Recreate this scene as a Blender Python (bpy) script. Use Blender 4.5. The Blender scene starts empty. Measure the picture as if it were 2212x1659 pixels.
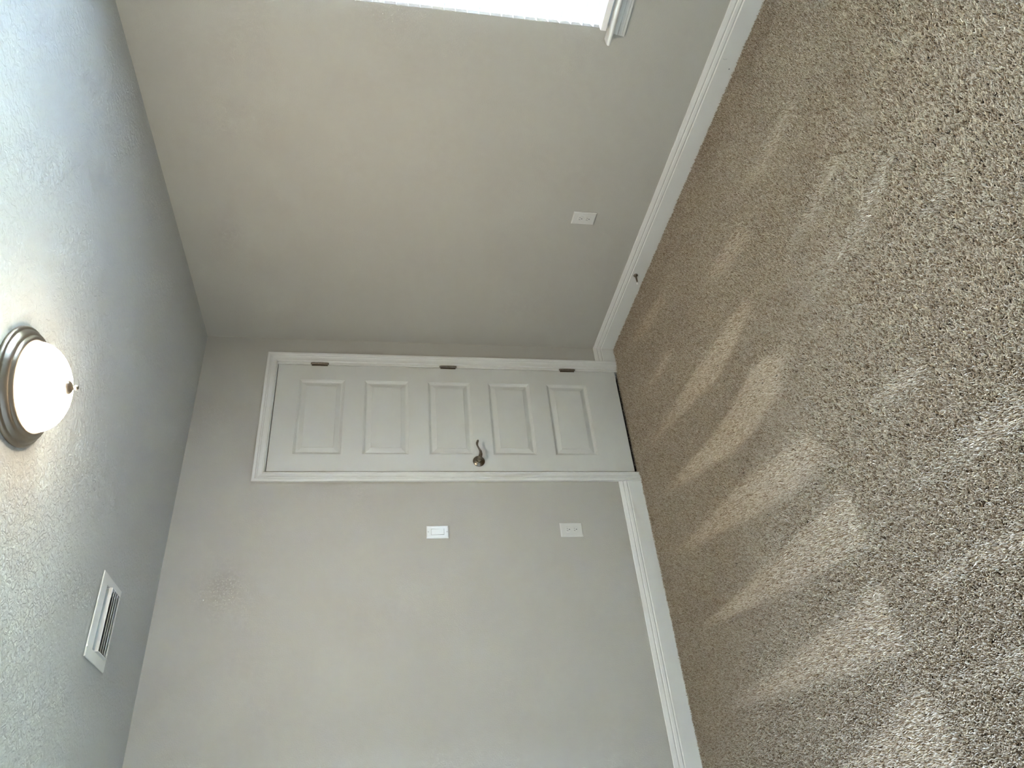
import bpy, bmesh, math, random
from mathutils import Vector, Matrix, noise
random.seed(7)
D = bpy.data
SC = bpy.context.scene
COL = SC.collection

# ------------------------------------------------------------------ camera, world, light, exposure
F_PX = 1574.609                       # focal length in pixels of a 2212 px wide frame
YAW, PITCH, ROLL = 0.626869, -0.180453, 0.021794
CAM = Vector((-2.847656, -3.520684, 1.478241))
fw = Vector((math.sin(YAW)*math.cos(PITCH), math.cos(YAW)*math.cos(PITCH), math.sin(PITCH)))
rt = Vector((math.cos(YAW), -math.sin(YAW), 0))
up = rt.cross(fw)
r2 = math.cos(ROLL)*rt + math.sin(ROLL)*up
u2 = -math.sin(ROLL)*rt + math.cos(ROLL)*up
cam = D.objects.new('camera', D.cameras.new('camera'))
COL.objects.link(cam)
cam.data.sensor_fit = 'HORIZONTAL'
cam.data.sensor_width = 36.0
cam.data.lens = 36.0*F_PX/2212.0
cam.data.clip_start = 0.02
X, Y, Z = -u2, r2, -fw                # the phone was held upright, the picture lies on its side
cam.matrix_world = Matrix(((X.x, Y.x, Z.x, CAM.x), (X.y, Y.y, Z.y, CAM.y), (X.z, Y.z, Z.z, CAM.z), (0, 0, 0, 1)))
SC.camera = cam

world = D.worlds.new('sky'); SC.world = world
world.use_nodes = True
bg = world.node_tree.nodes['Background']
bg.inputs['Color'].default_value = (0.54, 0.68, 1.0, 1)
bg.inputs['Strength'].default_value = 4.9
sun = D.objects.new('sun', D.lights.new('sun', 'SUN'))     # stands behind the house, lights the yard outside
COL.objects.link(sun)
sun.data.energy = 14.0; sun.data.angle = 0.01
sun.rotation_euler = Vector((-0.25, 0.45, 0.86)).to_track_quat('Z', 'Y').to_euler()
portal = D.objects.new('window_portal', D.lights.new('window_portal', 'AREA'))   # guides sky sampling, gives no light itself
COL.objects.link(portal)
portal.data.shape = 'RECTANGLE'; portal.data.size = 1.52; portal.data.size_y = 1.82
portal.data.cycles.is_portal = True
portal.location = (0.185, -2.9615, 1.33); portal.rotation_euler = (0, math.pi/2, 0)
LAMP_STRENGTH = 6.6
SC.cycles.use_adaptive_sampling = True; SC.cycles.adaptive_threshold = 0.05
SC.cycles.max_bounces = 6; SC.cycles.diffuse_bounces = 3; SC.cycles.glossy_bounces = 3
SC.view_settings.view_transform = 'Standard'
SC.view_settings.look = 'None'
SC.view_settings.gamma = 1.0
SC.view_settings.use_curve_mapping = False
SC.view_settings.exposure = 5.28

# ------------------------------------------------------------------ dimensions
H = 2.4715                            # ceiling
XL, YB = -3.65, -4.45                 # left and back wall faces
FZ = -0.0090                          # backing below the carpet pile
DX0, DX1, DZ0, DZ1 = -0.8979, -0.1911, 0.0209, 2.0529     # door slab
WY0, WY1, WZ0, WZ1 = -3.86, -2.063, 0.577, 2.08           # window opening in the right wall
VX0, VX1, VY0, VY1 = -1.985, -1.748, -0.662, -0.520       # register opening in the ceiling
WT = 0.17                             # right wall thickness

# ------------------------------------------------------------------ materials
def nm(name):
    m = D.materials.new(name); m.use_nodes = True
    nt = m.node_tree
    return m, nt, nt.nodes['Principled BSDF']
def plain(name, col, rough=0.5, metal=0.0, spec=0.5):
    m, nt, b = nm(name)
    b.inputs['Base Color'].default_value = (*col, 1)
    b.inputs['Roughness'].default_value = rough
    b.inputs['Metallic'].default_value = metal
    b.inputs['Specular IOR Level'].default_value = spec
    n = nt.nodes.new('ShaderNodeTexNoise'); n.inputs['Scale'].default_value = 90
    tc = nt.nodes.new('ShaderNodeTexCoord'); nt.links.new(tc.outputs['Object'], n.inputs['Vector'])
    mr = nt.nodes.new('ShaderNodeMapRange')
    mr.inputs['To Min'].default_value = max(rough-0.05, 0.02); mr.inputs['To Max'].default_value = min(rough+0.05, 1)
    nt.links.new(n.outputs['Fac'], mr.inputs['Value']); nt.links.new(mr.outputs['Result'], b.inputs['Roughness'])
    return m
def textured_paint(name, col, scale, strength, dist, rough, detail=3.0, blotch=0.0):
    m, nt, b = nm(name)
    L = nt.links
    tc = nt.nodes.new('ShaderNodeTexCoord')
    n = nt.nodes.new('ShaderNodeTexNoise'); n.inputs['Scale'].default_value = scale
    n.inputs['Detail'].default_value = detail; n.inputs['Roughness'].default_value = 0.55
    L.new(tc.outputs['Object'], n.inputs['Vector'])
    h = n.outputs['Fac']
    if blotch:
        n2 = nt.nodes.new('ShaderNodeTexNoise'); n2.inputs['Scale'].default_value = scale*0.42
        n2.inputs['Detail'].default_value = 4; n2.inputs['Distortion'].default_value = 1.2
        L.new(tc.outputs['Object'], n2.inputs['Vector'])
        rp = nt.nodes.new('ShaderNodeValToRGB')
        rp.color_ramp.elements[0].position = 0.44; rp.color_ramp.elements[1].position = 0.56
        L.new(n2.outputs['Fac'], rp.inputs['Fac'])
        mx = nt.nodes.new('ShaderNodeMath'); mx.operation = 'MULTIPLY_ADD'
        mx.inputs[1].default_value = blotch
        L.new(rp.outputs['Color'], mx.inputs[0]); L.new(h, mx.inputs[2])
        h = mx.outputs[0]
    bp = nt.nodes.new('ShaderNodeBump'); bp.inputs['Strength'].default_value = strength
    bp.inputs['Distance'].default_value = dist
    L.new(h, bp.inputs['Height']); L.new(bp.outputs['Normal'], b.inputs['Normal'])
    b.inputs['Base Color'].default_value = (*col, 1); b.inputs['Roughness'].default_value = rough
    b.inputs['Specular IOR Level'].default_value = 0.35
    return m
M = {}
M['wall'] = textured_paint('greige_orange_peel_paint', (0.43,0.405,0.345), 170, 0.28, 0.0022, 0.55)
M['ceiling'] = textured_paint('knockdown_ceiling_paint', (0.50,0.495,0.455), 85, 0.29, 0.0045, 0.6, 2.0, 0.9)
M['trim'] = plain('white_semigloss_trim', (.65,.63,.57), 0.38)
M['door'] = plain('white_door_paint', (.56,.545,.485), 0.42)
M['plastic'] = plain('white_plastic', (0.61, 0.595, 0.54), 0.35)
M['switch_white'] = plain('bright_white_plastic', (0.76, 0.77, 0.75), 0.25)
M['dark'] = plain('dark_slot', (0.012, 0.011, 0.01), 0.7)
M['nickel'] = plain('brushed_nickel', (0.32, 0.28, 0.23), 0.33, 1.0)
M['bronze'] = plain('satin_nickel_dark', (0.25, 0.225, 0.185), 0.26, 1.0)
M['hinge'] = plain('aged_hinge_metal', (0.19, 0.155, 0.115), 0.38, 1.0)
M['rubber'] = plain('white_rubber', (0.75, 0.75, 0.71), 0.6)
M['register'] = plain('white_enamel_register', (0.78, 0.77, 0.71), 0.4)
M['duct'] = plain('grey_duct_metal', (0.10, 0.11, 0.13), 0.5, 0.6)
M['slat'] = plain('white_faux_wood_slat', (0.83, 0.84, 0.84), 0.4)
M['rail'] = plain('cream_bottom_rail', (0.80, 0.76, 0.70), 0.4)
M['cord'] = plain('white_ladder_cord', (0.8, 0.8, 0.78), 0.8)
M['vinyl'] = plain('white_vinyl_frame', (0.82, 0.83, 0.82), 0.35)
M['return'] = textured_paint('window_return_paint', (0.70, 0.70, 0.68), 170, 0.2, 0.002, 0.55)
M['backing'] = plain('carpet_backing', (0.06, 0.048, 0.036), 0.95)
M['scuff'] = plain('dark_scuff', (0.08, 0.07, 0.06), 0.8)
M['scratch'] = plain('pale_scratch', (0.34, 0.33, 0.30), 0.6)
M['light_block'] = plain('light_block_paint', (0.25, 0.24, 0.22), 0.8)  # paint of the unseen box added behind the door
M['grass'] = textured_paint('pale_yard', (0.38, 0.40, 0.29), 8, 0.5, 0.05, 0.9)

def make_glass():
    m, nt, b = nm('window_glass')
    tr = nt.nodes.new('ShaderNodeBsdfTransparent'); tr.inputs['Color'].default_value = (0.94, 0.98, 0.98, 1)
    gl = nt.nodes.new('ShaderNodeBsdfGlossy'); gl.inputs['Roughness'].default_value = 0.02
    fr = nt.nodes.new('ShaderNodeFresnel'); fr.inputs['IOR'].default_value = 1.45
    mx = nt.nodes.new('ShaderNodeMixShader')
    nt.links.new(fr.outputs[0], mx.inputs[0]); nt.links.new(tr.outputs[0], mx.inputs[1]); nt.links.new(gl.outputs[0], mx.inputs[2])
    nt.links.new(mx.outputs[0], nt.nodes['Material Output'].inputs['Surface'])
    return m
M['glass'] = make_glass()
def make_lamp_glass():
    m, nt, b = nm('lit_alabaster_glass')
    b.inputs['Base Color'].default_value = (0.9, 0.86, 0.78, 1); b.inputs['Roughness'].default_value = 0.25
    n = nt.nodes.new('ShaderNodeTexNoise'); n.inputs['Scale'].default_value = 14; n.inputs['Distortion'].default_value = 2
    tc = nt.nodes.new('ShaderNodeTexCoord'); nt.links.new(tc.outputs['Object'], n.inputs['Vector'])
    rp = nt.nodes.new('ShaderNodeValToRGB')
    rp.color_ramp.elements[0].color = (1.0, 0.82, 0.62, 1); rp.color_ramp.elements[1].color = (1.0, 0.86, 0.68, 1)
    nt.links.new(n.outputs['Fac'], rp.inputs['Fac']); nt.links.new(rp.outputs['Color'], b.inputs['Emission Color'])
    # glow is painted by height, weak towards the metal ring to spare the ceiling
    sp = nt.nodes.new('ShaderNodeSeparateXYZ'); nt.links.new(tc.outputs['Object'], sp.inputs[0])
    mr = nt.nodes.new('ShaderNodeMapRange'); mr.interpolation_type = 'SMOOTHSTEP'
    mr.inputs['From Min'].default_value = -0.042; mr.inputs['From Max'].default_value = -0.116
    mr.inputs['To Min'].default_value = LAMP_STRENGTH*0.02; mr.inputs['To Max'].default_value = LAMP_STRENGTH
    nt.links.new(sp.outputs['Z'], mr.inputs['Value']); nt.links.new(mr.outputs['Result'], b.inputs['Emission Strength'])
    return m
M['lamp_glass'] = make_lamp_glass()
def make_carpet():
    m, nt, b = nm('beige_flecked_carpet_yarn')
    L = nt.links
    at = nt.nodes.new('ShaderNodeAttribute'); at.attribute_name = 'tone'
    oi = nt.nodes.new('ShaderNodeObjectInfo')
    ad = nt.nodes.new('ShaderNodeMath'); ad.operation = 'MULTIPLY_ADD'; ad.inputs[1].default_value = 0.45
    L.new(oi.outputs['Random'], ad.inputs[0]); L.new(at.outputs['Fac'], ad.inputs[2])
    fr = nt.nodes.new('ShaderNodeMath'); fr.operation = 'FRACT'
    L.new(ad.outputs[0], fr.inputs[0])
    rp = nt.nodes.new('ShaderNodeValToRGB')
    cr = rp.color_ramp
    cols = [(0.0, (0.23, 0.163, 0.102)), (0.2, (0.37,0.291,0.198)), (0.45, (0.455,0.375,0.272)), (0.7, (0.535,0.455,0.342)), (1.0, (0.62,0.555,0.437))]
    cr.elements[0].position, cr.elements[0].color = cols[0][0], (*cols[0][1], 1)
    cr.elements[1].position, cr.elements[1].color = cols[-1][0], (*cols[-1][1], 1)
    for p, c in cols[1:-1]:
        e = cr.elements.new(p); e.color = (*c, 1)
    L.new(fr.outputs[0], rp.inputs['Fac']); L.new(rp.outputs['Color'], b.inputs['Base Color'])
    b.inputs['Roughness'].default_value = 1.0; b.inputs['Specular IOR Level'].default_value = 0.0
    return m
M['carpet'] = make_carpet()

# ------------------------------------------------------------------ mesh helpers
def obj(name, bm, mat, parent=None, smooth=False, loc=None):
    me = D.meshes.new(name)
    bmesh.ops.recalc_face_normals(bm, faces=bm.faces)
    bm.to_mesh(me); bm.free()
    if smooth:
        for p in me.polygons: p.use_smooth = True
    o = D.objects.new(name, me); COL.objects.link(o)
    me.materials.append(M[mat])
    if parent: o.parent = parent
    if loc: o.location = loc
    return o
def auto(o, deg=35):
    me = o.data
    for p in me.polygons: p.use_smooth = True
    bm = bmesh.new(); bm.from_mesh(me)
    for e in bm.edges:
        if len(e.link_faces) == 2 and e.calc_face_angle(0) > math.radians(deg): e.smooth = False
    bm.to_mesh(me); bm.free()
    return o
def empty(name, loc):
    o = D.objects.new(name, None); COL.objects.link(o); o.location = loc
    o.empty_display_size = 0.05
    return o
def tag(o, label, cat, group=None):
    o['label'] = label; o['category'] = cat
    if group: o['group'] = group
    return o
def struct(o, label=None):
    o['kind'] = 'structure'
    if label: o['label'] = label
    return o
def add_box(bm, x0, x1, y0, y1, z0, z1, bev=0.0, seg=2):
    x0, x1 = min(x0, x1), max(x0, x1); y0, y1 = min(y0, y1), max(y0, y1); z0, z1 = min(z0, z1), max(z0, z1)
    v = [bm.verts.new((x, y, z)) for x in (x0, x1) for y in (y0, y1) for z in (z0, z1)]
    fs = [bm.faces.new([v[i] for i in q]) for q in ((0,1,3,2),(4,6,7,5),(0,4,5,1),(2,3,7,6),(0,2,6,4),(1,5,7,3))]
    if bev:
        es = {e for f in fs for e in f.edges}
        bmesh.ops.bevel(bm, geom=list(es), offset=bev, segments=seg, profile=0.5, affect='EDGES')
    return bm
def box(*a, **k):
    return add_box(bmesh.new(), *a, **k)
def lathe(bm, prof, axis='z', c=(0, 0, 0), n=64, sign=1):
    """prof: (radius, height along axis)"""
    rings = []
    def pt(r, h, a):
        ca, sa = r*math.cos(a), r*math.sin(a)
        if axis == 'z': return (c[0]+ca, c[1]+sa, c[2]+sign*h)
        if axis == 'y': return (c[0]+ca, c[1]+sign*h, c[2]+sa)
        return (c[0]+sign*h, c[1]+ca, c[2]+sa)
    for r, h in prof:
        if r < 1e-6: rings.append([bm.verts.new(pt(0, h, 0))])
        else: rings.append([bm.verts.new(pt(r, h, 2*math.pi*i/n)) for i in range(n)])
    for A, B in zip(rings, rings[1:]):
        for i in range(n):
            j = (i+1) % n
            if len(A) == 1 and len(B) == 1: continue
            if len(A) == 1: bm.faces.new((A[0], B[i], B[j]))
            elif len(B) == 1: bm.faces.new((A[i], A[j], B[0]))
            else: bm.faces.new((A[i], A[j], B[j], B[i]))
    return bm
def loft(bm, rows, close=True, caps=True):
    R = [[bm.verts.new(p) for p in row] for row in rows]
    n = len(R[0])
    for A, B in zip(R, R[1:]):
        for i in range(n if close else n-1):
            j = (i+1) % n
            bm.faces.new((A[i], A[j], B[j], B[i]))
    if caps and close:
        bm.faces.new(R[0]); bm.faces.new(R[-1])
    return bm

# ------------------------------------------------------------------ room shell
bm = bmesh.new()
JX0, JX1, JZ = DX0-0.024, DX1+0.024, DZ1+0.024            # rough opening of the door
add_box(bm, XL-0.1, JX0, 0, 0.12, FZ, H)
add_box(bm, JX1, WT, 0, 0.12, FZ, H)
add_box(bm, JX0, JX1, 0, 0.12, JZ, H)
struct(obj('wall_front', bm, 'wall'))
bm = bmesh.new()
add_box(bm, 0, WT, WY1, 0, FZ, H)
add_box(bm, 0, WT, YB-0.1, WY0, FZ, H)
add_box(bm, 0, WT, WY0, WY1, FZ, WZ0)
add_box(bm, 0, WT, WY0, WY1, WZ1, H)
struct(obj('wall_right', bm, 'wall'))
struct(obj('wall_left', box(XL-0.1, XL, YB-0.1, 0, FZ, H), 'wall'))
struct(obj('wall_back', box(XL-0.1, WT, YB-0.1, YB, FZ, H), 'wall'))
bm = bmesh.new()
add_box(bm, XL-0.1, VX0, YB-0.1, 0.12, H, H+0.1)
add_box(bm, VX1, WT, YB-0.1, 0.12, H, H+0.1)
add_box(bm, VX0, VX1, YB-0.1, VY0, H, H+0.1)
add_box(bm, VX0, VX1, VY1, 0.12, H, H+0.1)
struct(obj('ceiling', bm, 'ceiling'))
struct(obj('floor', box(XL-0.1, WT, YB-0.1, 0.9, FZ-0.1, FZ), 'backing'))
# unseen box added behind the door, keeps the sky out of its gaps
bm = bmesh.new()
add_box(bm, -1.3, -1.25, 0.12, 0.85, FZ, H)
add_box(bm, 0.12, 0.17, 0.12, 0.85, FZ, H)
add_box(bm, -1.3, 0.17, 0.85, 0.9, FZ, H)
add_box(bm, -1.3, 0.17, 0.12, 0.9, H, H+0.1)
struct(obj('light_block_box', bm, 'light_block'))
struct(obj('ground', box(-16, 26, -22, 14, -0.45, -0.35), 'grass'))

# ------------------------------------------------------------------ baseboards
BP = [(0.0, FZ), (0.0145, FZ), (0.0145, 0.0785), (0.0115, 0.0815), (0.0108, 0.084), (0.0132, 0.0865), (0.0135, 0.090),
      (0.0112, 0.1005), (0.0086, 0.1035), (0.0080, 0.1055), (0.0102, 0.1085), (0.0102, 0.1115), (0.0072, 0.122), (0.0056, 0.1285), (0.0042, 0.1305), (0.0, 0.1305)]
def baseboard(name, fn0, fn1):
    bm = bmesh.new()
    loft(bm, [[fn0(t, z) for t, z in BP], [fn1(t, z) for t, z in BP]])
    return struct(obj(name, bm, 'trim'))
CW = 0.0575                                                # casing width
CI0, CI1, CIZ = DX0-0.0095, DX1+0.0195, DZ1+0.0085         # inner edges of the casing
CI1 = -0.1128-CW
CI0 = -0.9650+CW
baseboard('baseboard_front', lambda t, z: (XL+t, -t, z), lambda t, z: (CI0-CW-0.0005, -t, z))
baseboard('baseboard_corner', lambda t, z: (CI1+CW+0.0005, -t, z), lambda t, z: (-t, -t, z))
bb_right = baseboard('baseboard_right', lambda t, z: (-t, -t, z), lambda t, z: (-t, YB+t, z))
baseboard('baseboard_back', lambda t, z: (-t, YB+t, z), lambda t, z: (XL+t, YB+t, z))
baseboard('baseboard_left', lambda t, z: (XL+t, YB+t, z), lambda t, z: (XL+t, -t, z))

# a dark nick and a faint scratch in the board under the window
obj('nick', box(-0.0149, -0.0140, -1.9590, -1.9550, 0.0205, 0.0255, bev=0.0003), 'scuff', bb_right)
bm = bmesh.new()
loft(bm, [[(-0.01475, y-0.0005, z), (-0.01475, y+0.0005, z), (-0.0140, y+0.0005, z), (-0.0140, y-0.0005, z)] for y, z in ((-2.0010, 0.0505), (-1.9985, 0.0570), (-1.9975, 0.0630), (-2.0000, 0.0690))])
obj('scratch', bm, 'scratch', bb_right)
# ------------------------------------------------------------------ door casing (three mitred boards)
CP = [(0.0, 0.0), (0.0, 0.0085), (0.0025, 0.0105), (0.0065, 0.0108), (0.0085, 0.0088), (0.0105, 0.0090), (0.020, 0.0100), (0.029, 0.0125),
      (0.0315, 0.0150), (0.0345, 0.0155), (0.0365, 0.0138), (0.0385, 0.0140), (0.0420, 0.0170), (0.0540, 0.0178), (0.0575, 0.0160), (0.0575, 0.0)]
trim = struct(empty('trim_1', ((DX0+DX1)/2, 0, 0)))
def casing(rows):
    bm = bmesh.new(); off = Vector(trim.location)
    loft(bm, [[Vector(p)-off for p in r] for r in rows])
    return obj('casing_board', bm, 'trim', trim)
casing([[(CI0-w, -t, FZ) for w, t in CP], [(CI0-w, -t, CIZ+w) for w, t in CP]])
casing([[(CI1+w, -t, FZ) for w, t in CP], [(CI1+w, -t, CIZ+w) for w, t in CP]])
casing([[(CI0-w, -t, CIZ+w) for w, t in CP], [(CI1+w, -t, CIZ+w) for w, t in CP]])

# ------------------------------------------------------------------ the door
door = struct(empty('door_1', ((DX0+DX1)/2, 0.0, 0.0)), 'white five panel door, closed, with a lever handle')
dl = Vector(door.location)
def dbox(name, mat, *a, parent=door, **k):
    b = box(*a, **k); bmesh.ops.translate(b, verts=b.verts, vec=-dl)
    return obj(name, b, mat, parent)
g = 0.0034
dbox('door_jamb', 'trim', JX0+0.0005, DX0-g, 0.0, 0.12, FZ, DZ1+0.0045)
dbox('door_jamb', 'trim', DX1+g, JX1-0.0005, 0.0, 0.12, FZ, DZ1+0.0045)
dbox('door_jamb', 'trim', JX0+0.0005, JX1-0.0005, 0.0, 0.12, DZ1+0.0046, JZ-0.0005)
dbox('stop_strip', 'trim', DX0-g, DX0+0.010, 0.0375, 0.07, FZ, DZ1+g)
dbox('stop_strip', 'trim', DX1-0.010, DX1+g, 0.0375, 0.07, FZ, DZ1+g)
dbox('stop_strip', 'trim', DX0+0.010, DX1-0.010, 0.0375, 0.07, DZ1-0.010, DZ1+0.0046)
# slab: stiles and rails with five openings, then the moulded panels
PX0, PX1 = -0.7925, -0.2965
PZ = [(0.2215, 0.4725), (0.5830, 0.8340), (0.9430, 1.1940), (1.3085, 1.5590), (1.6740, 1.9270)]
ST = 0.035
bm = bmesh.new()
zs = [DZ0] + [z for p in PZ for z in p] + [DZ1]
xs = [DX0, PX0, PX1, DX1]
vg = {}
for i, x in enumerate(xs):
    for j, z in enumerate(zs):
        vg[i, j] = bm.verts.new((x, 0, z))
for i in range(3):
    for j in range(len(zs)-1):
        if i == 1 and j % 2 == 1: continue
        bm.faces.new((vg[i, j], vg[i+1, j], vg[i+1, j+1], vg[i, j+1]))
v = [bm.verts.new(p) for p in ((DX0, ST, DZ0), (DX1, ST, DZ0), (DX1, ST, DZ1), (DX0, ST, DZ1))]
bm.faces.new(v[::-1])
bm.faces.new([vg[3-i, 0] for i in range(4)] + [v[0], v[1]])
bm.faces.new([vg[i, len(zs)-1] for i in range(4)] + [v[2], v[3]])
bm.faces.new([vg[0, j] for j in range(len(zs))] + [v[3], v[0]])
bm.faces.new([vg[3, len(zs)-1-j] for j in range(len(zs))] + [v[1], v[2]])
bmesh.ops.translate(bm, verts=bm.verts, vec=-dl)
slab = obj('door_slab', bm, 'door', door)
PP = [(0, 0), (0.0025, 0.0022), (0.0050, 0.0026), (0.0070, 0.0050), (0.0130, 0.0088), (0.0165, 0.0095), (0.0200, 0.0092), (0.0420, 0.0030), (0.0428, 0.0008), (0.0450, 0.0004)]
for z0, z1 in PZ:
    bm = bmesh.new(); prev = None
    for k, (w, d) in enumerate(PP):
        q = [bm.verts.new(Vector(p)-dl) for p in ((PX0+w, d, z0+w), (PX1-w, d, z0+w), (PX1-w, d, z1-w), (PX0+w, d, z1-w))]
        if prev:
            for i in range(4): bm.faces.new((prev[i], prev[(i+1) % 4], q[(i+1) % 4], q[i]))
        prev = q
    bm.faces.new(prev)
    obj('door_panel', bm, 'door', slab)
# hinges: knuckle barrels with pin tips, edges of both leaves
for zc in (1.8215, 1.0700, 0.3280):
    hg = obj('hinge', box(-0.0105, 0.0075, -0.0025, 0.0008, -0.0455, 0.0455, bev=0.0006), 'hinge', door, loc=(DX1+0.004-dl.x, 0, zc))
    bm = bmesh.new()
    for k in range(5):
        a, b = -0.0455+k*0.0182, -0.0455+(k+1)*0.0182-0.0006
        lathe(bm, [(0, a), (0.0058, a), (0.0064, a+0.0008), (0.0064, b-0.0008), (0.0058, b), (0, b)], 'z', (0.0015, -0.0075, 0), 20)
    auto(obj('hinge_barrel', bm, 'hinge', hg))
    bm = bmesh.new()
    for s in (1, -1):
        lathe(bm, [(0.0045, 0.0453), (0.0062, 0.0462), (0.0058, 0.049), (0.0035, 0.0512), (0, 0.052)], 'z', (0.0015, -0.0075, 0), 16, s)
    auto(obj('hinge_pin', bm, 'hinge', hg))
# lever handle
HX, HZ = -0.8352, 0.9210
hd = obj('door_handle', lathe(bmesh.new(), [(0, 0), (0.0335, 0), (0.0340, 0.0015), (0.0335, 0.003), (0.031, 0.0055), (0.022, 0.0095), (0.0165, 0.0125), (0.0155, 0.0130), (0.0150, 0.0118), (0, 0.0118)], 'y', (0, 0, 0), 48, -1), 'bronze', door, loc=(HX-dl.x, 0, HZ))
auto(hd, 30)
bm = bmesh.new()
lathe(bm, [(0.0125, 0.0115), (0.0125, 0.020), (0.0105, 0.023), (0.0098, 0.040), (0.0104, 0.052), (0.0094, 0.0575), (0.0070, 0.0595), (0, 0.060)], 'y', (0, 0, 0), 28, -1)
auto(obj('handle_hub', bm, 'bronze', hd))
bm = bmesh.new(); rows = []
# stations along the lever: along x, height, depth, half height, half depth, twist
STN = [(-0.004, -0.001, -0.050, 0.0105, 0.0080, 0), (0.008, -0.003, -0.050, 0.0110, 0.0070, 0), (0.020, -0.0060, -0.050, 0.0098, 0.0058, 5), (0.034, -0.0060, -0.050, 0.0078, 0.0050, 12),
       (0.048, -0.0010, -0.050, 0.0058, 0.0046, 20), (0.060, 0.0050, -0.050, 0.0048, 0.0046, 28), (0.072, 0.0095, -0.050, 0.0050, 0.0044, 30), (0.084, 0.0110, -0.049, 0.0066, 0.0040, 25),
       (0.095, 0.0095, -0.048, 0.0076, 0.0034, 18), (0.104, 0.0060, -0.047, 0.0066, 0.0030, 12), (0.110, 0.0035, -0.0465, 0.0042, 0.0026, 10), (0.1125, 0.0025, -0.0465, 0.0012, 0.0010, 10)]
for i, (x, z, y, a, b, tw) in enumerate(STN):
    p0 = STN[max(i-1, 0)]; p1 = STN[min(i+1, len(STN)-1)]
    sl = math.atan2(p1[1]-p0[1], p1[0]-p0[0])
    row = []
    for k in range(16):
        t = 2*math.pi*k/16; cz, cy = a*math.cos(t), b*math.sin(t)
        w = math.radians(tw); cz, cy = cz*math.cos(w)-cy*math.sin(w), cz*math.sin(w)+cy*math.cos(w)
        row.append((x-cz*math.sin(sl), y+cy, z+cz*math.cos(sl)))
    rows.append(row)
loft(bm, rows)
auto(obj('lever', bm, 'bronze', hd), 60)
dbox('latch_plate', 'bronze', DX0-0.0025, DX0+0.0003, 0.004, 0.030, HZ-0.028, HZ+0.028)

# ------------------------------------------------------------------ window in the right wall
win = struct(empty('window_1', (0.1, (WY0+WY1)/2, WZ0)))
wl = Vector(win.location)
def wbox(name, mat, *a, parent=win, **k):
    b = box(*a, **k); bmesh.ops.translate(b, verts=b.verts, vec=-wl)
    return obj(name, b, mat, parent)
e = 0.0006
wbox('window_return', 'return', 0.002, 0.105, WY1-0.012, WY1-e, WZ0+0.021, WZ1-e)
wbox('window_return', 'return', 0.002, 0.105, WY0+e, WY0+0.012, WZ0+0.021, WZ1-e)
wbox('window_return', 'return', 0.002, 0.105, WY0+0.012, WY1-0.012, WZ1-0.012, WZ1-e)
# vinyl frame
ym = (WY0+WY1)/2
for (a, b) in ((WY1-e, WY1-0.045), (WY0+e, WY0+0.045), (ym-0.04, ym+0.04)):
    wbox('window_frame', 'vinyl', 0.105, 0.165, a, b, WZ0+0.02, WZ1-e, bev=0.003)
wbox('window_frame', 'vinyl', 0.105, 0.165, WY0+0.045, WY1-0.045, WZ0+0.02, WZ0+0.065, bev=0.003)
wbox('window_frame', 'vinyl', 0.105, 0.165, WY0+0.045, WY1-0.045, WZ1-0.045, WZ1-e, bev=0.003)
zmid = 1.34
for (a, b) in ((ym+0.04, WY1-0.045), (WY0+0.045, ym-0.04)):
    for (z0, z1, x0) in ((WZ0+0.065, zmid+0.02, 0.112), (zmid-0.02, WZ1-0.045, 0.138)):
        s = wbox('window_sash', 'vinyl', x0, x0+0.024, a, a+0.038, z0, z1, bev=0.002)
        for q in ((x0, x0+0.024, b-0.038, b, z0, z1), (x0, x0+0.024, a+0.038, b-0.038, z0, z0+0.04), (x0, x0+0.024, a+0.038, b-0.038, z1-0.04, z1)):
            wbox('sash_rail', 'vinyl', *q, parent=s, bev=0.002)
        wbox('glass_pane', 'glass', x0+0.010, x0+0.014, a+0.036, b-0.036, z0+0.036, z1-0.036, parent=s)
# stool with rounded nose and horns, apron below it
SZ1, SZ0, SNX = 0.5975, 0.5785, -0.052
HY0, HY1 = WY0-0.042, WY1+0.042
prof = [(0.0, SZ0), (SNX+0.010, SZ0), (SNX+0.004, SZ0+0.0025), (SNX+0.0008, SZ0+0.0065), (SNX, (SZ0+SZ1)/2), (SNX+0.0008, SZ1-0.0065), (SNX+0.004, SZ1-0.0025), (SNX+0.010, SZ1), (0.0, SZ1)]
bm = bmesh.new()
loft(bm, [[Vector((x, HY0, z))-wl for x, z in prof], [Vector((x, HY1, z))-wl for x, z in prof]])
add_box(bm, 0.0-wl.x, 0.107-wl.x, WY0+e-wl.y, WY1-e-wl.y, SZ0-wl.z, SZ1-wl.z)
auto(obj('window_stool', bm, 'trim', win), 40)
ap = [(0.0, 0.5195), (0.0075, 0.5195), (0.0100, 0.5225), (0.0105, 0.531), (0.0125, 0.534), (0.0130, 0.550), (0.0150, 0.553), (0.0155, 0.5783), (0.0, 0.5783)]
bm = bmesh.new()
loft(bm, [[Vector((-t, HY0+0.012+t*0.5, z))-wl for t, z in ap], [Vector((-t, HY1-0.022-(z-0.5195)*0.22, z))-wl for t, z in ap]])
obj('window_apron', bm, 'trim', win)

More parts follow.
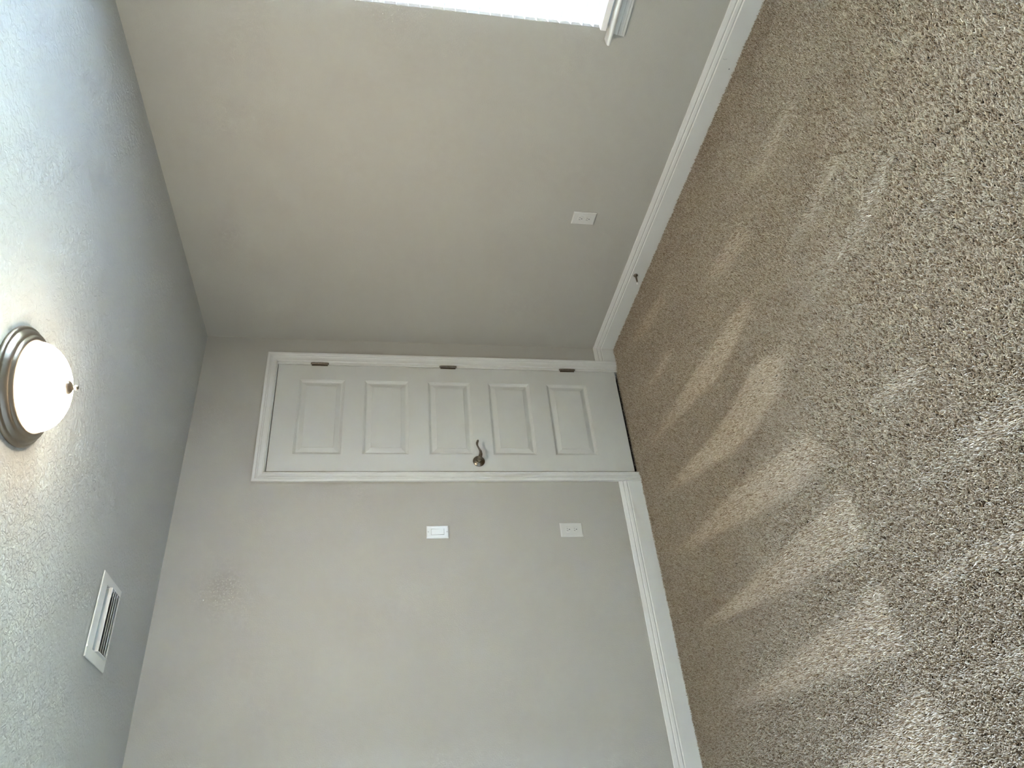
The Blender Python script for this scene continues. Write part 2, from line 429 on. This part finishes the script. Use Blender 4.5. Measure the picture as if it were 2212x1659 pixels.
# ------------------------------------------------------------------ the blind
BY1, BY0 = -2.079, WY0+0.016
bl = tag(empty('window_blind', (-0.005, (BY0+BY1)/2, SZ1)), 'white horizontal slat blind with open slats hanging in the window', 'blind')
bo = Vector(bl.location)
bm = bmesh.new(); ns = 8; rows = []
for y in (BY0, BY1):
    top = [(-0.025+0.05*i/ns, y-bo.y, 0.0012+0.0016*(1-(2*i/ns-1)**2)) for i in range(ns+1)]
    bot = [(-0.025+0.05*i/ns, y-bo.y, -0.0012+0.0016*(1-(2*i/ns-1)**2)) for i in range(ns, -1, -1)]
    rows.append(top+bot)
loft(bm, rows)
slat0 = auto(obj('slat', bm, 'slat', bl), 40)
zs0, pitch = 1.3976, 0.04531
slz = [zs0-16*pitch+k*pitch for k in range(0, 31)]
slz = [z for z in slz if z < WZ1-0.07]
SLACK = [24, 21, 18, 15, 11, 7, 3]                         # the lowest slats hang slack, room edge down
slat0.location = (0, 0, slz[0]-bo.z); slat0.rotation_euler = (0, -math.radians(SLACK[0]), 0)
for k, z in enumerate(slz[1:], 1):
    c = slat0.copy(); COL.objects.link(c); c.parent = bl; c.location = (0, 0, z-bo.z)
    c.rotation_euler = (0, -math.radians(SLACK[k] if k < len(SLACK) else 0), 0)
def bbox(name, mat, *a, **k):
    b = box(*a, **k); bmesh.ops.translate(b, verts=b.verts, vec=-bo)
    return obj(name, b, mat, bl)
bbox('bottom_rail', 'rail', -0.0315, 0.0215, BY0-0.004, BY1+0.010, 0.6085, 0.6330, bev=0.003)
bbox('head_rail', 'slat', -0.032, 0.022, BY0-0.002, BY1+0.008, WZ1-0.062, WZ1-0.013, bev=0.002)
ncord = 5
for k in range(ncord):
    yy = BY1-0.16-(BY1-BY0-0.32)*k/(ncord-1)
    for xx in (-0.0318, 0.0212):
        b = lathe(bmesh.new(), [(0.0009, 0.632), (0.0009, WZ1-0.05)], 'z', (xx, yy, 0), 6)
        bmesh.ops.translate(b, verts=b.verts, vec=-bo)
        obj('ladder_cord', b, 'cord', bl)
yy = BY1-0.30
wand = lathe(bmesh.new(), [(0, 1.02), (0.004, 1.022), (0.0045, 1.06), (0.0035, 1.07), (0.0035, WZ1-0.06)], 'z', (-0.040, yy, 0), 8)
bmesh.ops.translate(wand, verts=wand.verts, vec=-bo)
obj('tilt_wand', wand, 'cord', bl)

# ------------------------------------------------------------------ ceiling light
LX, LY = -1.5395, -1.6505
lt = tag(empty('ceiling_light', (LX, LY, H)), 'round flush ceiling light with glowing glass bowl and brushed metal ring', 'ceiling light')
ringp = [(0.120, 0.0005), (0.1710, 0.0005), (0.1735, 0.004), (0.1725, 0.010), (0.1680, 0.0135), (0.1640, 0.0140), (0.1620, 0.0165), (0.1580, 0.0235), (0.1510, 0.0285), (0.1475, 0.0292),
         (0.1455, 0.0310), (0.1420, 0.0355), (0.1360, 0.0385), (0.1325, 0.0385), (0.1310, 0.0370), (0.1290, 0.0300), (0.120, 0.0290)]
auto(obj('metal_ring', lathe(bmesh.new(), ringp, 'z', (0, 0, 0), 96, -1), 'nickel', lt), 50)
dome = [(0.1300, 0.030)]
for i in range(1, 21):
    t = i/20*math.pi/2
    dome.append((0.1302*math.cos(t)**1.04 if i < 20 else 0.0, 0.036+0.082*math.sin(t)**0.97))
obj('glass_bowl', lathe(bmesh.new(), dome, 'z', (0, 0, 0), 96, -1), 'lamp_glass', lt, smooth=True)
fin = [(0, 0.1140), (0.0215, 0.1140), (0.0222, 0.1160), (0.0205, 0.1205), (0.0160, 0.1250), (0.0105, 0.1282), (0.0070, 0.1305), (0.0046, 0.1325), (0.0042, 0.1340), (0.0060, 0.1360), (0.0072, 0.1395), (0.0062, 0.1430), (0.0034, 0.1452), (0, 0.1458)]
auto(obj('finial', lathe(bmesh.new(), fin, 'z', (0, 0, 0), 32, -1), 'nickel', lt), 50)

# ------------------------------------------------------------------ ceiling register
RX0, RX1, RY0, RY1 = -2.0222, -1.7115, -0.7165, -0.490
vt = tag(empty('air_vent', ((RX0+RX1)/2, (RY0+RY1)/2, H)), 'white metal air vent with long louvers in the ceiling', 'vent')
vo = Vector(vt.location)
def vbox(name, mat, *a, parent=vt, **k):
    b = box(*a, **k); bmesh.ops.translate(b, verts=b.verts, vec=-vo)
    return obj(name, b, mat, parent)
bm = bmesh.new()
zt, zb = H-0.0030, H-0.0072
o4 = [(RX0, RY0), (RX1, RY0), (RX1, RY1), (RX0, RY1)]
i4 = [(VX0, VY0), (VX1, VY0), (VX1, VY1), (VX0, VY1)]
lay = [[(x, y, zt) for x, y in o4], [(x, y, zb+0.0015) for x, y in o4],
       [(x+(0.0015 if x < vo.x else -0.0015), y+(0.0015 if y < vo.y else -0.0015), zb) for x, y in o4],
       [(x, y, zb-0.0008) for x, y in i4], [(x, y, H+0.03) for x, y in i4]]
loft(bm, [[Vector(p)-vo for p in r] for r in lay], caps=False)
obj('flange', bm, 'register', vt)
# first louver turns its face to the room, the others lean away over the dark duct
LV = [[(VY0+0.034, H+0.004), (VY0+0.0325, H-0.004), (VY0+0.029, H-0.012), (VY0+0.0275, H-0.020)]]
for k in range(4):
    y0 = VY0+0.052+k*0.0225
    LV.append([(y0+0.030, H-0.006), (y0+0.018, H-0.0105), (y0+0.008, H-0.0155), (y0, H-0.0205)])
for pts in LV:
    b = bmesh.new(); rows = []
    for x in (VX0+0.003, VX1-0.003):
        rows.append([Vector((x, y, z))-vo for y, z in pts]+[Vector((x, y+0.0006, z+0.0015))-vo for y, z in reversed(pts)])
    loft(b, rows)
    auto(obj('louver', b, 'register', vt), 40)
for x in (VX0+0.0005, VX1-0.0030):
    vbox('louver_bracket', 'register', x, x+0.0025, VY0+0.028, VY1-0.004, H-0.0195, H+0.010)
bm = bmesh.new()
for q in ((VX0-0.001, VX0, VY0, VY1, H+0.03, H+0.22), (VX1, VX1+0.001, VY0, VY1, H+0.03, H+0.22), (VX0, VX1, VY0-0.001, VY0, H+0.03, H+0.22), (VX0, VX1, VY1, VY1+0.001, H+0.03, H+0.22), (VX0-0.001, VX1+0.001, VY0-0.001, VY1+0.001, H+0.22, H+0.225)):
    add_box(bm, *q)
bmesh.ops.translate(bm, verts=bm.verts, vec=-vo)
obj('duct_box', bm, 'duct', vt)
vbox('damper_lever', 'register', -1.992, -1.984, RY0-0.004, RY0+0.008, H-0.0105, H-0.0062, bev=0.001)

# ------------------------------------------------------------------ wall plates
def face_frame(o, side):
    """plates are modelled in x (right), z (up), front towards -y; turn them for the right wall"""
    if side == 'right': o.rotation_euler = (0, 0, -math.pi/2)
def plate_mesh(w, h, t, hole=None, bev=0.006):
    bm = bmesh.new()
    a = [(-w/2, -h/2), (w/2, -h/2), (w/2, h/2), (-w/2, h/2)]
    def sc(d): return [(x-math.copysign(d, x), z-math.copysign(d, z)) for x, z in a]
    rows = [[(x, 0, z) for x, z in a], [(x, -t*0.35, z) for x, z in a], [(x, -t*0.8, z) for x, z in sc(bev*0.45)], [(x, -t, z) for x, z in sc(bev)]]
    if hole:
        hw, hh = hole
        q = [(-hw/2, -hh/2), (hw/2, -hh/2), (hw/2, hh/2), (-hw/2, hh/2)]
        rows += [[(x, -t, z) for x, z in q], [(x, -t*0.3, z) for x, z in q]]
    loft(bm, rows, caps=False)
    if not hole: bm.faces.new([bm.verts[i] for i in range(12, 16)]) if False else None
    bm.verts.ensure_lookup_table()
    if not hole: bm.faces.new(bm.verts[-4:])
    return bm
def outlet(label, loc, side):
    t = tag(empty('wall_outlet', loc), label, 'outlet', 'duplex wall outlets')
    face_frame(t, side)
    obj('cover_plate', plate_mesh(0.0805, 0.123, 0.0062), 'plastic', t)
    for zc in (0.0195, -0.0195):
        bm = bmesh.new(); ring = []
        for k in range(40):
            a = 2*math.pi*k/40; x, z = 0.0172*math.cos(a), 0.0172*math.sin(a)
            ring.append((x, max(-0.0142, min(0.0142, z))))
        loft(bm, [[(x*1.03, -0.0058, z*1.03) for x, z in ring], [(x*1.03, -0.0066, z*1.03) for x, z in ring], [(x*0.97, -0.0076, z*0.97) for x, z in ring]])
        rc = obj('receptacle', bm, 'plastic', t, loc=(0, 0, zc))
        obj('slot', box(-0.0070, -0.0052, -0.0079, -0.0070, -0.0005, 0.0075), 'dark', rc)
        obj('slot', box(0.0052, 0.0068, -0.0079, -0.0070, 0.0003, 0.0067), 'dark', rc)
        b = lathe(bmesh.new(), [(0, 0.0070), (0.0027, 0.0070), (0.0027, 0.0079), (0, 0.0079)], 'y', (0, 0, -0.0072), 16, -1)
        obj('ground_hole', b, 'dark', rc)
    b = lathe(bmesh.new(), [(0.0030, 0.0058), (0.0030, 0.0068), (0.0022, 0.0074), (0, 0.0076)], 'y', (0, 0, 0), 16, -1)
    auto(obj('screw', b, 'plastic', t))
    return t
outlet('white outlet low on the wall beside the door, below the light switch', (-1.2552, -0.0002, 0.4468), 'front')
outlet('white outlet low on the window wall, near the baseboard door stop', (-0.0002, -1.0703, 0.4520), 'right')
sw = tag(empty('light_switch', (-1.2568, -0.0002, 1.1632)), 'bright white rocker light switch beside the door', 'light switch')
obj('cover_plate', plate_mesh(0.0705, 0.1155, 0.0060, hole=(0.0345, 0.0680)), 'switch_white', sw)
bm = bmesh.new()
prof = [(-0.0325, 0.0030), (-0.0325, 0.0086), (-0.029, 0.0092), (0.0, 0.0066), (0.029, 0.0056), (0.0325, 0.0050), (0.0325, 0.0030)]
loft(bm, [[(x, -d, z) for z, d in prof] for x in (-0.0158, 0.0158)])
auto(obj('rocker', bm, 'switch_white', sw), 25)
for zc in (0.0485, -0.0485):
    b = lathe(bmesh.new(), [(0.0031, 0.0056), (0.0031, 0.0062), (0.0022, 0.0067), (0, 0.0068)], 'y', (0, 0, zc), 16, -1)
    s = auto(obj('screw', b, 'plastic', sw))
    obj('screw_slot', box(-0.0024, 0.0024, -0.0071, -0.0062, zc-0.0005, zc+0.0005), 'dark', s)

# ------------------------------------------------------------------ door stop on the baseboard
ds = tag(empty('door_stop', (-0.0145, -0.6895, 0.0562)), 'dark metal door stop with white rubber tip on the window wall baseboard', 'door stop')
auto(obj('mount', lathe(bmesh.new(), [(0, 0.0), (0.0125, 0.0), (0.0130, 0.002), (0.0115, 0.005), (0.0080, 0.0075), (0, 0.0078)], 'x', (0, 0, 0), 28, -1), 'hinge', ds), 40)
auto(obj('rod', lathe(bmesh.new(), [(0.0062, 0.0070), (0.0058, 0.012), (0.0042, 0.050), (0.0048, 0.053), (0.0048, 0.057), (0, 0.057)], 'x', (0, 0, 0), 20, -1), 'hinge', ds), 40)
auto(obj('rubber_tip', lathe(bmesh.new(), [(0, 0.0565), (0.0058, 0.0565), (0.0068, 0.059), (0.0066, 0.067), (0.0052, 0.0695), (0, 0.0700)], 'x', (0, 0, 0), 20, -1), 'rubber', ds), 40)

# ------------------------------------------------------------------ carpet pile
STROKES = [
 [(-1.856,-1.627),(-1.926,-1.641),(-2.051,-1.616),(-2.018,-1.108),(-1.901,-0.378),(-1.886,-1.069)],
 [(-2.166,-1.622),(-2.264,-1.621),(-2.375,-1.633),(-2.354,-1.308),(-2.267,-0.402),(-2.213,-1.151)],
 [(-2.453,-1.615),(-2.511,-1.643),(-2.617,-1.677),(-2.694,-1.654),(-2.615,-1.069),(-2.505,-1.458)],
 [(-1.190,-0.222),(-1.205,-0.700),(-1.225,-1.000),(-1.187,-1.394),(-1.267,-1.608),(-1.388,-1.486),(-1.402,-1.103),(-1.204,-0.335)],
 [(-1.501,-0.222),(-1.514,-0.661),(-1.526,-1.047),(-1.593,-1.528),(-1.748,-1.636),(-1.741,-1.372),(-1.646,-0.891)],
 [(-2.011,-1.892),(-1.994,-2.061),(-1.975,-2.203),(-1.982,-2.365),(-2.054,-2.315),(-2.026,-2.140)],
 [(-2.224,-1.794),(-2.241,-1.944),(-2.237,-2.189),(-2.290,-2.153),(-2.272,-1.971),(-2.258,-1.827)],
 [(-0.871,-1.016),(-0.997,-1.235),(-1.052,-1.142),(-0.952,-0.688),(-0.863,-0.166),(-0.863,-0.554)],
 [(-1.702,-1.866),(-1.710,-2.022),(-1.716,-2.139),(-1.774,-2.111),(-1.758,-1.989)],
 [(-0.565,-0.260),(-0.569,-0.534),(-0.575,-0.740),(-0.636,-0.817),(-0.636,-0.577)],
 [(-2.470,-1.660),(-2.486,-1.825),(-2.476,-2.026),(-2.499,-2.009),(-2.501,-1.834)],
 [(-1.218,-1.789),(-1.192,-2.008),(-1.210,-2.098),(-1.130,-2.325),(-1.158,-2.380),(-1.236,-2.189),(-1.235,-2.024)],
 [(-0.977,-1.861),(-0.947,-2.046),(-0.914,-2.195),(-0.953,-2.206),(-0.986,-2.068),(-0.995,-1.912)],
 [(-0.200,-0.267),(-0.212,-0.537),(-0.256,-0.798),(-0.343,-0.857),(-0.315,-0.557)],
 [(-0.918,-0.923),(-0.878,-1.152),(-0.886,-1.454),(-0.963,-1.540),(-1.015,-1.369),(-1.037,-1.156)],
 [(-0.583,-1.201),(-0.574,-1.459),(-0.616,-1.632),(-0.716,-1.659),(-0.713,-1.470)],
 [(-1.418,-2.284),(-1.408,-2.345),(-1.365,-2.515),(-1.386,-2.538),(-1.427,-2.394)],
 [(-0.485,-1.718),(-0.512,-1.967),(-0.508,-2.146),(-0.562,-2.200),(-0.600,-1.989),(-0.570,-1.800)],
]
def seg_d(px, py, a, b):
    vx, vy = b[0]-a[0], b[1]-a[1]
    t = max(0, min(1, ((px-a[0])*vx+(py-a[1])*vy)/(vx*vx+vy*vy+1e-12)))
    return math.hypot(px-a[0]-t*vx, py-a[1]-t*vy)
def poly_sd(px, py, P):
    ins = False; d = 9
    for i in range(len(P)):
        a, b = P[i], P[i-1]
        d = min(d, seg_d(px, py, a, b))
        if (a[1] > py) != (b[1] > py) and px < (b[0]-a[0])*(py-a[1])/(b[1]-a[1])+a[0]: ins = not ins
    return d if ins else -d
BB = [(min(p[0] for p in P)-.05, max(p[0] for p in P)+.05, min(p[1] for p in P)-.05, max(p[1] for p in P)+.05) for P in STROKES]
def lean(x, y):
    """how far the vacuum laid the pile over: 0 upright, 1 flat"""
    v = 0.10*noise.noise((x*9, y*2.2, 3.1))+0.10*noise.noise((x*22, y*5, 7.7))
    w = 0.0
    for P, b in zip(STROKES, BB):
        if b[0] < x < b[1] and b[2] < y < b[3]:
            w = max(w, min(1, max(0, 0.5+poly_sd(x, y, P)/0.03)))
    return v+w*0.9
CX0, CX1, CY0, CY1, CS = XL+0.014, -0.0135, YB+0.75, 0.03, 0.024
nx, ny = int((CX1-CX0)/CS)+1, int((CY1-CY0)/CS)+1
verts = [(CX0+(CX1-CX0)*i/nx, CY0+(CY1-CY0)*j/ny, FZ+0.0004) for j in range(ny+1) for i in range(nx+1)]
faces = [(j*(nx+1)+i, j*(nx+1)+i+1, (j+1)*(nx+1)+i+1, (j+1)*(nx+1)+i) for j in range(ny) for i in range(nx)]
me = D.meshes.new('carpet_pile'); me.from_pydata(verts, [], faces)
at = me.attributes.new('lean', 'FLOAT', 'POINT')
at.data.foreach_set('value', [lean(v[0], v[1]) for v in verts])
me.materials.append(M['backing']); me.materials.append(M['carpet'])
pile = D.objects.new('carpet_pile', me); COL.objects.link(pile)
pile['kind'] = 'stuff'; pile['label'] = 'beige flecked carpet pile with vacuum marks'; pile['category'] = 'carpet'

ng = D.node_groups.new('pile', 'GeometryNodeTree')
ng.interface.new_socket('Geometry', in_out='INPUT', socket_type='NodeSocketGeometry')
ng.interface.new_socket('Geometry', in_out='OUTPUT', socket_type='NodeSocketGeometry')
N, L = ng.nodes, ng.links
def nd(t, **k):
    n = N.new(t)
    for a, b in k.items(): setattr(n, a, b)
    return n
gi, go = nd('NodeGroupInput'), nd('NodeGroupOutput')
rng = random.Random(3)
PILE_H = 0.0125
variants = nd('GeometryNodeJoinGeometry')
for vi in range(5):
    join = nd('GeometryNodeJoinGeometry')
    for si in range(7):
        cone = nd('GeometryNodeMeshCone', fill_type='NGON')
        cone.inputs['Vertices'].default_value = 4
        cone.inputs['Side Segments'].default_value = 1
        cone.inputs['Radius Top'].default_value = 0.0008
        cone.inputs['Radius Bottom'].default_value = 0.0024
        cone.inputs['Depth'].default_value = PILE_H*rng.uniform(0.85, 1.12)
        st = nd('GeometryNodeStoreNamedAttribute', data_type='FLOAT', domain='POINT')
        st.inputs['Name'].default_value = 'tone'; st.inputs['Value'].default_value = rng.random()
        L.new(cone.outputs['Mesh'], st.inputs['Geometry'])
        tr = nd('GeometryNodeTransform')
        a = 2*math.pi*(si/6+rng.uniform(-.06, .06)); r = 0 if si == 6 else 0.0056*rng.uniform(0.8, 1.15)
        tr.inputs['Translation'].default_value = (r*math.cos(a), r*math.sin(a), 0)
        tr.inputs['Rotation'].default_value = (rng.uniform(-.42, .42), rng.uniform(-.55, .55), rng.uniform(0, 6))
        L.new(st.outputs['Geometry'], tr.inputs['Geometry'])
        L.new(tr.outputs['Geometry'], join.inputs['Geometry'])
    sm = nd('GeometryNodeSetMaterial'); sm.inputs['Material'].default_value = M['carpet']
    L.new(join.outputs[0], sm.inputs['Geometry'])
    g2i = nd('GeometryNodeGeometryToInstance'); L.new(sm.outputs[0], g2i.inputs[0])
    L.new(g2i.outputs[0], variants.inputs[0])
dist = nd('GeometryNodeDistributePointsOnFaces', distribute_method='POISSON')
dist.inputs['Distance Min'].default_value = 0.0059
dist.inputs['Density Max'].default_value = 40000
dist.inputs['Seed'].default_value = 4
L.new(gi.outputs[0], dist.inputs['Mesh'])
na = nd('GeometryNodeInputNamedAttribute', data_type='FLOAT'); na.inputs['Name'].default_value = 'lean'
tilt = nd('ShaderNodeMapRange'); tilt.inputs['To Min'].default_value = 0.50; tilt.inputs['To Max'].default_value = -0.76
L.new(na.outputs['Attribute'], tilt.inputs['Value'])
ce = nd('ShaderNodeCombineXYZ'); L.new(tilt.outputs['Result'], ce.inputs['X'])
e2r = nd('FunctionNodeEulerToRotation'); L.new(ce.outputs[0], e2r.inputs[0])
rv = nd('FunctionNodeRandomValue', data_type='FLOAT_VECTOR')
rv.inputs['Min'].default_value = (-0.2, -0.2, -3.14); rv.inputs['Max'].default_value = (0.2, 0.2, 3.14)
e2 = nd('FunctionNodeEulerToRotation'); L.new(rv.outputs[0], e2.inputs[0])
rr = nd('FunctionNodeRotateRotation'); rr.rotation_space = 'GLOBAL'
L.new(e2.outputs[0], rr.inputs[0]); L.new(e2r.outputs[0], rr.inputs[1])
iop = nd('GeometryNodeInstanceOnPoints')
iop.inputs['Pick Instance'].default_value = True
ri = nd('FunctionNodeRandomValue', data_type='INT'); ri.inputs['Min'].default_value if False else None
ri.inputs[4].default_value = 0; ri.inputs[5].default_value = 4; ri.inputs['Seed'].default_value = 11
rs = nd('FunctionNodeRandomValue', data_type='FLOAT'); rs.inputs[2].default_value = 0.78; rs.inputs[3].default_value = 1.02; rs.inputs['Seed'].default_value = 5
L.new(dist.outputs['Points'], iop.inputs['Points']); L.new(variants.outputs[0], iop.inputs['Instance'])
L.new(ri.outputs[2], iop.inputs['Instance Index']); L.new(rr.outputs[0], iop.inputs['Rotation']); L.new(rs.outputs[1], iop.inputs['Scale'])
jg = nd('GeometryNodeJoinGeometry')
L.new(gi.outputs[0], jg.inputs[0]); L.new(iop.outputs[0], jg.inputs[0]); L.new(jg.outputs[0], go.inputs[0])
md = pile.modifiers.new('pile', 'NODES'); md.node_group = ng
